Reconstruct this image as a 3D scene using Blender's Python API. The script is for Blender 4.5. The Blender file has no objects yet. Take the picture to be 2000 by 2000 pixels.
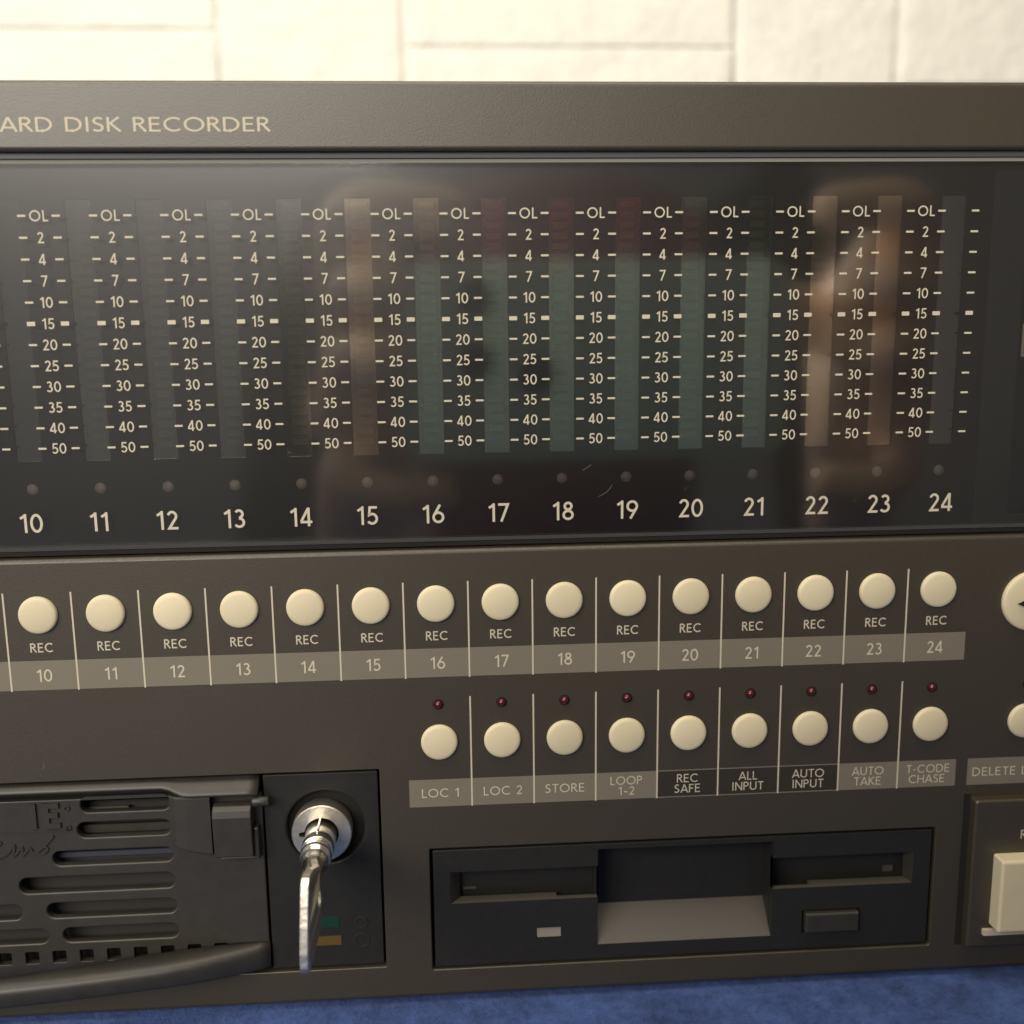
import bpy, bmesh, math, random
from mathutils import Vector, Matrix, noise
from mathutils.geometry import tessellate_polygon
random.seed(7)
S = 0.001                     # all builders work in millimetres: X right, Y up, Z towards the viewer
sc = bpy.context.scene
COL = sc.collection
def W(p): return Vector((p[0]*S, -p[2]*S, p[1]*S))

# ---------------------------------------------------------------- camera
CAM = (194.691, 45.876, 187.140)
RIGHT = (0.99783264, -0.01236429, 0.06463084)
UP = (0.02336453, 0.98476166, -0.17233274)
BACK = (-0.0615152, 0.1734693, 0.98291621)
cd = bpy.data.cameras.new("camera"); cam = bpy.data.objects.new("camera", cd); COL.objects.link(cam)
def wd(v): return Vector((v[0], -v[2], v[1]))
m = Matrix.Identity(4)
for i, a in enumerate((RIGHT, UP, BACK)):
    v = wd(a)
    for r in range(3): m[r][i] = v[r]
m.translation = W(CAM)
cam.matrix_world = m
cd.sensor_width = 36; cd.sensor_fit = 'HORIZONTAL'; cd.lens = 36*2021.99/2000
cd.clip_start = 0.001; cd.clip_end = 20
cd.dof.use_dof = True; cd.dof.focus_distance = 0.192; cd.dof.aperture_fstop = 13
sc.camera = cam

# ---------------------------------------------------------------- light
wrld = bpy.data.worlds.new("World"); sc.world = wrld; wrld.use_nodes = True
bg = wrld.node_tree.nodes['Background']
bg.inputs[0].default_value = (1.0, 0.93, 0.84, 1); bg.inputs[1].default_value = 0.16
def area(name, loc, target, sx, sy, power, color):
    l = bpy.data.lights.new(name, 'AREA'); l.shape = 'RECTANGLE'; l.size = sx*S; l.size_y = sy*S
    l.energy = power; l.color = color
    o = bpy.data.objects.new(name, l); COL.objects.link(o)
    a, b = W(loc), W(target)
    o.location = a; o.rotation_euler = (b-a).to_track_quat('-Z', 'Y').to_euler()
    return o
area("ceiling_light", (140, 820, 200), (200, 0, 20), 800, 500, 5.6, (1.0, 0.88, 0.68))
area("veil_fill", (-400, 530, 1000), (200, 40, 0), 1300, 480, 26.0, (1.0, 0.935, 0.83))  # added fill out of view; its sheen stands in for lens veil
area("wall_light", (40, 420, 10), (230, 190, -420), 500, 260, 0.55, (1.0, 0.97, 0.88))
vs = sc.view_settings
sc.display_settings.display_device = 'sRGB'
vs.view_transform = 'Standard'; vs.look = 'None'; vs.exposure = 0; vs.gamma = 1
sc.render.engine = 'CYCLES'
sc.render.resolution_x = 1024; sc.render.resolution_y = 1024

# ---------------------------------------------------------------- materials
def mat(name, base, rough=0.5, metal=0.0, spec=0.5, bump=None, mottled=None, coat=0.0, coat_rough=0.1, sheen=0.0, ior=None, trans=0.0, sub=0.0):
    """bump = (scale per mm, distance mm, detail) ; mottled = (scale per mm, amount)"""
    M = bpy.data.materials.new(name); M.use_nodes = True
    nt = M.node_tree; b = nt.nodes['Principled BSDF']
    b.inputs['Base Color'].default_value = (*base, 1)
    b.inputs['Roughness'].default_value = rough; b.inputs['Metallic'].default_value = metal
    b.inputs['Specular IOR Level'].default_value = spec
    b.inputs['Coat Weight'].default_value = coat; b.inputs['Coat Roughness'].default_value = coat_rough
    b.inputs['Sheen Weight'].default_value = sheen
    b.inputs['Transmission Weight'].default_value = trans
    if sub:
        b.inputs['Subsurface Weight'].default_value = sub
        b.inputs['Subsurface Scale'].default_value = 0.002
    if ior: b.inputs['IOR'].default_value = ior
    tc = None
    if bump or mottled:
        tc = nt.nodes.new('ShaderNodeTexCoord')
        geo = nt.nodes.new('ShaderNodeNewGeometry')
    if bump:
        n = nt.nodes.new('ShaderNodeTexNoise'); n.inputs['Scale'].default_value = bump[0]*1000
        n.inputs['Detail'].default_value = bump[2]; n.inputs['Roughness'].default_value = 0.6
        nt.links.new(geo.outputs['Position'], n.inputs['Vector'])
        bp = nt.nodes.new('ShaderNodeBump'); bp.inputs['Distance'].default_value = bump[1]*S
        bp.inputs['Strength'].default_value = 1.0
        nt.links.new(n.outputs[0], bp.inputs['Height']); nt.links.new(bp.outputs[0], b.inputs['Normal'])
    if mottled:
        n2 = nt.nodes.new('ShaderNodeTexNoise'); n2.inputs['Scale'].default_value = mottled[0]*1000
        n2.inputs['Detail'].default_value = 5
        nt.links.new(geo.outputs['Position'], n2.inputs['Vector'])
        mr = nt.nodes.new('ShaderNodeMapRange'); mr.inputs['From Min'].default_value = 0.3; mr.inputs['From Max'].default_value = 0.7
        mr.inputs['To Min'].default_value = 1-mottled[1]; mr.inputs['To Max'].default_value = 1+mottled[1]
        nt.links.new(n2.outputs[0], mr.inputs['Value'])
        vm = nt.nodes.new('ShaderNodeVectorMath'); vm.operation = 'SCALE'
        vm.inputs[0].default_value = base
        nt.links.new(mr.outputs[0], vm.inputs['Scale']); nt.links.new(vm.outputs[0], b.inputs['Base Color'])
    return M
M = {}
M['panel'] = mat('powder_coat', (0.032, 0.0258, 0.0148), 0.42, spec=0.75, bump=(3.2, 0.03, 3), mottled=(1.6, 0.10))
M['black'] = mat('black_plastic', (0.015, 0.0145, 0.013), 0.45, spec=0.3, bump=(3.0, 0.008, 2), mottled=(0.5, 0.1))
M['tray'] = mat('tray_plastic', (0.023, 0.0205, 0.0165), 0.48, bump=(3.5, 0.012, 2), mottled=(0.4, 0.12))
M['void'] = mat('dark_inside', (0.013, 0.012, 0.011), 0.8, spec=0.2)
M['ink'] = mat('cream_ink', (0.43, 0.39, 0.30), 0.55, spec=0.3, mottled=(2.0, 0.05))
M['ink_dim'] = mat('grey_cream_ink', (0.43, 0.385, 0.295), 0.55, spec=0.3, mottled=(2.0, 0.05))
M['band'] = mat('grey_ink', (0.145, 0.127, 0.098), 0.5, spec=0.4, bump=(3.2, 0.02, 3))
M['band_dark'] = mat('dark_ink', (0.024, 0.0205, 0.015), 0.5, spec=0.4, bump=(3.2, 0.02, 3))
M['button'] = mat('cream_button', (0.52, 0.458, 0.318), 0.5, spec=0.3, bump=(2.0, 0.006, 2), mottled=(0.15, 0.03), sub=0.08)
M['print_back'] = mat('smoke_black', (0.020, 0.019, 0.017), 0.28, spec=0.35, mottled=(0.05, 0.15))
M['inner_frame'] = mat('smoke_grey', (0.038, 0.038, 0.036), 0.3, spec=0.4)
M['chrome'] = mat('nickel_plate', (0.80, 0.76, 0.70), 0.2, metal=1.0, bump=(1.2, 0.01, 3))
M['ring'] = mat('worn_nickel', (0.62, 0.58, 0.49), 0.42, metal=1.0, bump=(2.2, 0.03, 4), mottled=(1.0, 0.12))
M['led_red'] = mat('red_led', (0.06, 0.004, 0.004), 0.15, spec=0.5, coat=0.2)
M['green'] = mat('green_lens', (0.005, 0.030, 0.016), 0.3, coat=0.3)
M['amber'] = mat('amber_lens', (0.085, 0.05, 0.01), 0.3, coat=0.3)
M['grey_lens'] = mat('grey_lens', (0.22, 0.20, 0.165), 0.35)
M['seg_red'] = mat('segment_red', (0.42, 0.20, 0.18), 0.45)
M['seg_amber'] = mat('segment_amber', (0.75, 0.52, 0.20), 0.45)
M['seg_green'] = mat('segment_green', (0.25, 0.50, 0.28), 0.45)
M['seg_dark'] = mat('segment_well', (0.02, 0.025, 0.02), 0.6)
M['dot'] = mat('clear_dot', (0.26, 0.22, 0.20), 0.5, spec=0.3)
M['bounce'] = mat('lit_ledge_plastic', (0.050, 0.044, 0.037), 0.5, bump=(3.0, 0.01, 2))  # black plastic made lighter, painting the light on upward ledges
M['wall'] = mat('white_wall_paint', (0.75, 0.735, 0.675), 0.7, spec=0.2, bump=(0.07, 2.5, 6), mottled=(0.045, 0.05))
M['phone'] = mat('phone_glass', (0.60, 0.76, 0.66), 0.35, spec=0.5)
M['lens'] = mat('lens_black', (0.01, 0.01, 0.012), 0.1)
M['skin'] = mat('skin', (0.86, 0.61, 0.44), 0.5, bump=(0.6, 0.15, 4), mottled=(0.05, 0.12), sub=0.1)
M['olive'] = mat('dark_olive_cloth', (0.035, 0.042, 0.03), 0.9)
M['sleeve'] = mat('maroon_cloth', (0.16, 0.05, 0.06), 0.9)

def clear(name, tint, refl_ior, rough, dust_and_veil=0.0):
    """thin clear sheet: Fresnel mirror over a tinted see-through pane"""
    X = bpy.data.materials.new(name); X.use_nodes = True; nt = X.node_tree
    for n in list(nt.nodes):
        if n.type != 'OUTPUT_MATERIAL': nt.nodes.remove(n)
    out = nt.nodes['Material Output']
    t = nt.nodes.new('ShaderNodeBsdfTransparent'); t.inputs[0].default_value = (*tint, 1)
    g = nt.nodes.new('ShaderNodeBsdfGlossy'); g.inputs['Roughness'].default_value = rough
    f = nt.nodes.new('ShaderNodeFresnel'); f.inputs['IOR'].default_value = refl_ior
    mx = nt.nodes.new('ShaderNodeMixShader')
    nt.links.new(f.outputs[0], mx.inputs[0]); nt.links.new(t.outputs[0], mx.inputs[1]); nt.links.new(g.outputs[0], mx.inputs[2])
    if dust_and_veil:
        g2 = nt.nodes.new('ShaderNodeBsdfGlossy'); g2.inputs['Roughness'].default_value = 0.33  # broad gloss lobe added to give the sheet a lens veil
        m2 = nt.nodes.new('ShaderNodeMixShader'); m2.inputs[0].default_value = dust_and_veil
        nt.links.new(mx.outputs[0], m2.inputs[1]); nt.links.new(g2.outputs[0], m2.inputs[2]); mx = m2
    nt.links.new(mx.outputs[0], out.inputs['Surface'])
    return X
M['sheet'] = clear('acrylic_sheet', (0.97, 0.97, 0.96), 2.0, 0.07, 0.035)
M['strip'] = clear('bar_film', (0.80, 0.82, 0.78), 3.1, 0.10)

bn = M['button'].node_tree; oi = bn.nodes.new('ShaderNodeObjectInfo'); hs_ = bn.nodes.new('ShaderNodeHueSaturation')
mr_ = bn.nodes.new('ShaderNodeMapRange'); mr_.inputs['To Min'].default_value = 0.93; mr_.inputs['To Max'].default_value = 1.05
src = bn.nodes['Principled BSDF'].inputs['Base Color'].links[0].from_socket
bn.links.new(oi.outputs['Random'], mr_.inputs['Value']); bn.links.new(mr_.outputs[0], hs_.inputs['Value'])
bn.links.new(src, hs_.inputs['Color']); bn.links.new(hs_.outputs[0], bn.nodes['Principled BSDF'].inputs['Base Color'])

# felt cloth: two scales of noise for the nap, with pale fibre flecks
F = bpy.data.materials.new('blue_felt'); F.use_nodes = True; nt = F.node_tree; b = nt.nodes['Principled BSDF']
geo = nt.nodes.new('ShaderNodeNewGeometry')
n1 = nt.nodes.new('ShaderNodeTexNoise'); n1.inputs['Scale'].default_value = 260; n1.inputs['Detail'].default_value = 8; n1.inputs['Roughness'].default_value = 0.72; n1.inputs['Distortion'].default_value = 0.25
n2 = nt.nodes.new('ShaderNodeTexNoise'); n2.inputs['Scale'].default_value = 55; n2.inputs['Detail'].default_value = 4
mx = nt.nodes.new('ShaderNodeMath'); mx.operation = 'MULTIPLY_ADD'; mx.inputs[1].default_value = 0.45
nt.links.new(geo.outputs['Position'], n1.inputs['Vector']); nt.links.new(geo.outputs['Position'], n2.inputs['Vector'])
nt.links.new(n2.outputs[0], mx.inputs[0]); nt.links.new(n1.outputs[0], mx.inputs[2])
cr = nt.nodes.new('ShaderNodeValToRGB'); nt.links.new(mx.outputs[0], cr.inputs[0])
cr.color_ramp.elements[0].position = 0.52; cr.color_ramp.elements[0].color = (0.008, 0.024, 0.11, 1)
cr.color_ramp.elements[1].position = 0.95; cr.color_ramp.elements[1].color = (0.045, 0.095, 0.30, 1)
nt.links.new(cr.outputs[0], b.inputs['Base Color']); b.inputs['Roughness'].default_value = 0.95
b.inputs['Sheen Weight'].default_value = 0.12; b.inputs['Sheen Tint'].default_value = (0.5, 0.65, 1, 1)
bp = nt.nodes.new('ShaderNodeBump'); bp.inputs['Distance'].default_value = 0.0012; nt.links.new(n1.outputs[0], bp.inputs['Height']); nt.links.new(bp.outputs[0], b.inputs['Normal'])
M['felt'] = F

# ---------------------------------------------------------------- helpers
def thing(name, label, cat, loc, group=None):
    o = bpy.data.objects.new(name, None); COL.objects.link(o); o.location = W(loc)
    o.empty_display_size = 0.01
    o['label'] = label; o['category'] = cat
    if group: o['group'] = group
    return o
def wloc(o):
    v = Vector((0, 0, 0))
    while o: v = v + o.location; o = o.parent
    return v
def link(name, me, parent, c, bev=0, seg=2, smooth=False, label=None):
    o = bpy.data.objects.new(name, me); COL.objects.link(o)
    o.location = c - (wloc(parent) if parent else Vector((0, 0, 0)))
    o.parent = parent
    if label: o['label'] = label
    if smooth:
        for p in me.polygons: p.use_smooth = True
    if bev:
        md = o.modifiers.new('bevel', 'BEVEL'); md.width = bev*S; md.segments = seg
        md.limit_method = 'ANGLE'; md.angle_limit = math.radians(35)
    return o
def mesh(name, vs, fs, material, parent, **kw):
    """vs in millimetres; stored round the centre of the shape"""
    P = [W(v) for v in vs]
    lo = Vector([min(p[i] for p in P) for i in range(3)]); hi = Vector([max(p[i] for p in P) for i in range(3)])
    c = (lo+hi)/2
    me = bpy.data.meshes.new(name); me.from_pydata([p-c for p in P], [], fs)
    bm = bmesh.new(); bm.from_mesh(me); bmesh.ops.remove_doubles(bm, verts=bm.verts, dist=1e-9)
    bmesh.ops.recalc_face_normals(bm, faces=bm.faces); bm.to_mesh(me); bm.free()
    me.materials.append(material)
    return link(name, me, parent, c, **kw)
def flatmesh(name, vs, fs, material, parent, **kw):
    P = [W(v) for v in vs]
    lo = Vector([min(p[i] for p in P) for i in range(3)]); hi = Vector([max(p[i] for p in P) for i in range(3)])
    c = (lo+hi)/2
    me = bpy.data.meshes.new(name); me.from_pydata([p-c for p in P], [], fs); me.materials.append(material)
    return link(name, me, parent, c, **kw)
def copy_of(src, name, dx, dy, parent, label=None):
    o = src.copy(); o.name = name; COL.objects.link(o); o.parent = parent
    o.location = src.location + Vector((dx*S, 0, dy*S)) + (wloc(src.parent)-wloc(parent) if src.parent != parent else Vector((0, 0, 0)))
    if 'label' in o: del o['label']
    if label: o['label'] = label
    return o
def boxv(x0, x1, y0, y1, z0, z1):
    vs = [(x, y, z) for x in (x0, x1) for y in (y0, y1) for z in (z0, z1)]
    fs = [(0, 1, 3, 2), (4, 6, 7, 5), (0, 4, 5, 1), (2, 3, 7, 6), (0, 2, 6, 4), (1, 5, 7, 3)]
    return vs, fs
def box(name, x0, x1, y0, y1, z0, z1, material, parent, **kw):
    return mesh(name, *boxv(x0, x1, y0, y1, z0, z1), material, parent, **kw)
def join(parts):
    vs, fs = [], []
    for v, f in parts:
        n = len(vs); vs += v; fs += [tuple(i+n for i in q) for q in f]
    return vs, fs
def lathe(prof, cx, cy, n=48, sx=1.0, sy=1.0):
    vs, fs = [], []
    for r, z in prof:
        for i in range(n):
            a = 2*math.pi*i/n; vs.append((cx+r*sx*math.cos(a), cy+r*sy*math.sin(a), z))
    for k in range(len(prof)-1):
        for i in range(n):
            j = (i+1) % n; fs.append((k*n+i, k*n+j, (k+1)*n+j, (k+1)*n+i))
    if prof[0][0] > 0: fs.append(tuple(range(n)))
    if prof[-1][0] > 0: fs.append(tuple((len(prof)-1)*n+i for i in range(n)))
    return vs, fs
def tube(prof, cx, cy, n=48):
    """closed profile ring (an annulus solid)"""
    vs, fs = [], []
    for r, z in prof:
        for i in range(n):
            a = 2*math.pi*i/n; vs.append((cx+r*math.cos(a), cy+r*math.sin(a), z))
    K = len(prof)
    for k in range(K):
        k2 = (k+1) % K
        for i in range(n):
            j = (i+1) % n; fs.append((k*n+i, k*n+j, k2*n+j, k2*n+i))
    return vs, fs
def prism(poly, z0, z1):
    n = len(poly)
    vs = [(x, y, z0) for x, y in poly]+[(x, y, z1) for x, y in poly]
    fs = [tuple(range(n)), tuple(range(n, 2*n))]+[(i, (i+1) % n, n+(i+1) % n, n+i) for i in range(n)]
    return vs, fs
def rect_hole(x0, x1, y0, y1, r=0.0):
    def f(o):
        a, b_, c, d = x0-o, x1+o, y0-o, y1+o
        rr = max(r+o, 0.0)
        if r <= 0: return [(a, c), (b_, c), (b_, d), (a, d)]
        pts = []
        for cx, cy, s in ((b_-rr, c+rr, -90), (b_-rr, d-rr, 0), (a+rr, d-rr, 90), (a+rr, c+rr, 180)):
            for k in range(7):
                t = math.radians(s+15*k); pts.append((cx+rr*math.cos(t), cy+rr*math.sin(t)))
        return pts
    return f
def plate(name, outer, ocham, holes, zf, thick, material, parent, **kw):
    """plate with a front face, openings with rounded rims and walls. holes = [(hole function, rim radius)]"""
    vs, fs = [], []
    loops = [outer(-ocham)]+[h(c) for h, c in holes]
    loops3 = [[Vector((x, y, 0)) for x, y in L] for L in loops]
    flat = [(x, y, zf) for L in loops for x, y in L]
    vs += flat
    fs += [tuple(t) for t in tessellate_polygon(loops3)]
    def rims(fn, cham, sign):
        rings = []
        for k in range(0, 5):
            t = math.radians(90*k/4)
            rings.append((cham*(1-math.sin(t)), zf-cham*(1-math.cos(t))))
        rings.append((0.0, zf-thick))
        prev = None
        for off, z in rings:
            n0 = len(vs); pts = fn(sign*off); vs.extend((x, y, z) for x, y in pts)
            if prev is not None:
                n = len(pts)
                for i in range(n): fs.append((prev+i, prev+(i+1) % n, n0+(i+1) % n, n0+i))
            prev = n0
    rims(outer, ocham, -1)
    for h, c in holes: rims(h, c, 1)
    o = mesh(name, vs, fs, material, parent, **kw)
    # keep the front face looking to the viewer
    me = o.data
    bm = bmesh.new(); bm.from_mesh(me)
    big = max(bm.faces, key=lambda f: f.calc_area())
    if big.normal.y > 0: bmesh.ops.reverse_faces(bm, faces=bm.faces)
    bm.to_mesh(me); bm.free()
    return o

# ---------------------------------------------------------------- lettering (drawn stroke by stroke)
def arc(cx, cy, rx, ry, a0, a1, n=None):
    n = n or max(4, int(abs(a1-a0)/12))
    return [(cx+rx*math.cos(math.radians(a0+(a1-a0)*i/n)), cy+ry*math.sin(math.radians(a0+(a1-a0)*i/n))) for i in range(n+1)]
def smoothp(pts, n=6):
    out = []
    P = [pts[0]]+list(pts)+[pts[-1]]
    for i in range(1, len(P)-2):
        p0, p1, p2, p3 = P[i-1], P[i], P[i+1], P[i+2]
        for k in range(n):
            t = k/n
            out.append(tuple(0.5*((2*p1[j])+(-p0[j]+p2[j])*t+(2*p0[j]-5*p1[j]+4*p2[j]-p3[j])*t*t+(-p0[j]+3*p1[j]-3*p2[j]+p3[j])*t**3) for j in (0, 1)))
    out.append(tuple(pts[-1])); return out
def glyph(c, w):
    """(advance, strokes) for cap height 1 and stroke width w"""
    h = w/2; T = 1-h
    if c == ' ': return 0.34, []
    if c == '0': return 0.64, [(arc(.32, .5, .32-h, .5-h, 0, 360, 30), True)]
    if c == '1': return 0.46, [([(.33, 0), (.33, 1)], False), ([(.34, T-.01), (.07, .76)], False)]
    if c == '2': return 0.60, [(arc(.29, .71, .27-h, .29-h, 165, -28)+[(.04+h*1.2, h), (.58, h)], False)]
    if c == '3': return 0.60, [(arc(.27, .745, .25-h, .255-h, 150, -88), False), (arc(.27, .29, .30-h, .29-h, 92, -150), False)]
    if c == '4': return 0.66, [([(.45, 0), (.45, 1)], False), ([(.44, .98), (.05, .27)], False), ([(.01, .235), (.63, .235)], False)]
    if c == '5': return 0.60, [([(.54, T), (.16, T), (.12, .53)]+arc(.27, .325, .31-h, .325-h, 118, -148), False)]
    if c == '6': return 0.64, [(arc(.32, .32, .32-h, .32-h, 0, 360, 26), True), ([(.07+h*.6, .46), (.42, 1.0)], False)]
    if c == '7': return 0.58, [([(.01, T), (.57-h*.6, T), (.17, 0)], False)]
    if c == '8': return 0.62, [(arc(.31, .76, .25-h, .245-h, 0, 360, 22), True), (arc(.31, .285, .31-h, .285-h, 0, 360, 24), True)]
    if c == '9': return 0.64, [(arc(.32, .68, .32-h, .32-h, 0, 360, 26), True), ([(.57-h*.6, .54), (.22, 0)], False)]
    if c == 'A': return 0.80, [([(.03, 0), (.40, .99)], False), ([(.40, .99), (.77, 0)], False), ([(.17, .29), (.63, .29)], False)]
    if c == 'B': return 0.62, [([(h, 0), (h, 1)], False), ([(h, T), (.3, T)]+arc(.30, .75, .24-h, .25-h, 90, -90)+[(h, .5)], False), ([(h, .5), (.32, .5)]+arc(.32, .26, .28-h, .26-h, 90, -90)+[(h, h)], False)]
    if c == 'C': return 0.86, [(arc(.50, .5, .50-h, .5-h, 48, 312, 26), False)]
    if c == 'D': return 0.84, [([(h, h), (.30, h)]+arc(.30, .5, .50-h, .5-h, -90, 90, 16)+[(h, T)], True)]
    if c == 'E': return 0.58, [([(.53, T), (h, T), (h, h), (.55, h)], False), ([(h, .52), (.49, .52)], False)]
    if c == 'F': return 0.54, [([(.52, T), (h, T), (h, 0)], False), ([(h, .50), (.46, .50)], False)]
    if c == 'H': return 0.76, [([(h, 0), (h, 1)], False), ([(.68, 0), (.68, 1)], False), ([(h, .52), (.68, .52)], False)]
    if c == 'I': return 0.22, [([(.09, 0), (.09, 1)], False)]
    if c == 'K': return 0.68, [([(h, 0), (h, 1)], False), ([(.58, 1.0), (.12, .53)], False), ([(.16, .58), (.64, 0)], False)]
    if c == 'L': return 0.50, [([(h, 1), (h, h), (.49, h)], False)]
    if c == 'N': return 0.80, [([(h, 0), (h, 1)], False), ([(.72, 0), (.72, 1)], False), ([(h, .98), (.72, .02)], False)]
    if c == 'O': return 1.02, [(arc(.5, .5, .5-h, .5-h, 0, 360, 36), True)]
    if c == 'P': return 0.60, [([(h, 0), (h, 1)], False), ([(h, T), (.28, T)]+arc(.28, .72, .28-h, .28-h, 90, -90)+[(h, .44+h)], False)]
    if c == 'R': return 0.64, [([(h, 0), (h, 1)], False), ([(h, T), (.27, T)]+arc(.27, .73, .28-h, .27-h, 90, -90)+[(h, .46+h)], False), ([(.28, .48), (.60, 0)], False)]
    if c == 'S': return 0.58, [(smoothp([(.48, .86), (.39, T-.01), (.27, T), (.14, T-.06), (.08, .74), (.14, .60), (.28, .52), (.42, .43), (.48, .28), (.42, .12), (.28, h), (.14, h+.02), (.05, .16)]), False)]
    if c == 'T': return 0.62, [([(.01, T), (.61, T)], False), ([(.31, T), (.31, 0)], False)]
    if c == 'U': return 0.76, [([(h, 1), (h, .32)]+arc(.36, .32, .36-h, .32-h, 180, 360, 12)+[(.72-h, 1)], False)]
    if c == '-': return 0.40, [([(.06, .40), (.34, .40)], False)]
    if c == '~': return 0.50, [(smoothp([(.06, .36), (.16, .43), (.26, .39), (.36, .34), (.46, .41)], 3), False)]
    if c == '.': return 0.30, [([(.1, 0), (.1, w*1.1)], False)]
    return 0.5, []
def ribbon(pts, w, closed):
    """left/right offset outline of a polyline with mitred corners"""
    P = list(pts)
    if closed and math.dist(P[0], P[-1]) < 1e-6: P = P[:-1]
    n = len(P); L, R = [], []
    for i in range(n):
        a = P[i-1] if (i > 0 or closed) else None
        b_ = P[(i+1) % n] if (i < n-1 or closed) else None
        d1 = (Vector(P[i])-Vector(a)).normalized() if a is not None else None
        d2 = (Vector(b_)-Vector(P[i])).normalized() if b_ is not None else None
        if d1 is None: d1 = d2
        if d2 is None: d2 = d1
        n1 = Vector((-d1.y, d1.x)); n2 = Vector((-d2.y, d2.x)); mm = n1+n2
        if mm.length < 1e-4: mm = n1
        mm.normalize(); k = min(1/max(mm.dot(n1), 0.35), 2.2)
        off = mm*(w/2*k)
        L.append((P[i][0]+off.x, P[i][1]+off.y)); R.append((P[i][0]-off.x, P[i][1]-off.y))
    return L, R
def layout(s, w, track):
    x = 0; out = []
    for c in s:
        adv, st = glyph(c, w)
        for pts, cl in st: out.append(([(px+x, py) for px, py in pts], cl))
        x += adv+track
    return out, x-track
def lettering(name, s, x, y, cap, stroke, z, parent, material=None, align='c', stretch=1.0, track=0.12, depth=0.0, slant=0.0, gather=None):
    w = stroke/cap
    strokes, width = layout(s, w, track)
    wmm = width*cap*stretch
    x0 = x-wmm/2 if align == 'c' else x
    vs, fs = [], []
    for k, (pts, cl) in enumerate(strokes):
        zz = z+0.0012*k
        L, R = ribbon(pts, w, cl); n = len(L); b0 = len(vs)
        f = lambda p: (x0+(p[0]+slant*p[1])*cap*stretch, y+p[1]*cap)
        vs += [(*f(p), zz) for p in L]+[(*f(p), zz) for p in R]
        rng = range(n) if cl else range(n-1)
        for i in rng:
            j = (i+1) % n; fs.append((b0+i, b0+n+i, b0+n+j, b0+j))
        if depth:
            b1 = len(vs)
            vs += [(*f(p), zz-depth) for p in L]+[(*f(p), zz-depth) for p in R]
            for i in rng:
                j = (i+1) % n
                fs.append((b0+i, b0+j, b1+j, b1+i)); fs.append((b0+n+i, b1+n+i, b1+n+j, b0+n+j))
            if not cl:
                fs.append((b0, b1, b1+n, b0+n)); fs.append((b0+n-1, b0+2*n-1, b1+2*n-1, b1+n-1))
    if gather is not None: gather.append((vs, fs)); return None
    return flatmesh(name, vs, fs, material or M['ink'], parent)

# ================================================================ setting: cloth, wall
gx, gz = 60, 40
vs = []; fs = []
for j in range(gz+1):
    for i in range(gx+1):
        X = -420+i*22; Z = -415+j*18
        y = -86.2+0.35*noise.noise(Vector((X*.02, Z*.02, 3)))
        vs.append((X, min(y, -85.6), Z))
for j in range(gz):
    for i in range(gx):
        a = j*(gx+1)+i; fs.append((a, a+1, a+gx+2, a+gx+1))
n = len(vs)
vs += [(x, y-5, z) for x, y, z in vs]; fs += [tuple(reversed([q+n for q in f])) for f in fs]
edge = [i for i in range(gx)]+[(gx)+(gx+1)*j for j in range(gz)]+[(gx+1)*gz+gx-i for i in range(gx)]+[(gx+1)*(gz-j) for j in range(gz)]
for i in range(len(edge)):
    a, b2 = edge[i], edge[(i+1) % len(edge)]; fs.append((a, b2, b2+n, a+n))
cloth = mesh('tablecloth', vs, fs, M['felt'], None, smooth=False)
for k, v in dict(label='soft blue felt cloth the dark recorder stands on', category='tablecloth').items(): cloth[k] = v
for p in cloth.data.polygons: p.use_smooth = True
# loose nap of the felt in front of the recorder
vs, fs = [], []
for i in range(14000):
    X = random.uniform(90, 330); Z = random.uniform(1, 32); a = random.uniform(0, 6.28); L = random.uniform(.5, 1.5); t = .035
    x1 = X+L*math.cos(a); z1 = Z+L*math.sin(a); yb = -86.05; k = len(vs)
    hh = random.uniform(.15, .7)
    vs += [(X, yb, Z), (X-t*math.sin(a), yb+.05, Z+t*math.cos(a)), ((X+x1)/2, yb+hh, (Z+z1)/2), ((X+x1)/2-t*math.sin(a), yb+hh+.03, (Z+z1)/2+t*math.cos(a)), (x1, yb+hh*.6, z1)]
    fs += [(k, k+1, k+3, k+2), (k+2, k+3, k+4)]
nap = flatmesh('cloth_nap', vs, fs, M['felt'], cloth); nap['kind'] = 'stuff'

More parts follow.
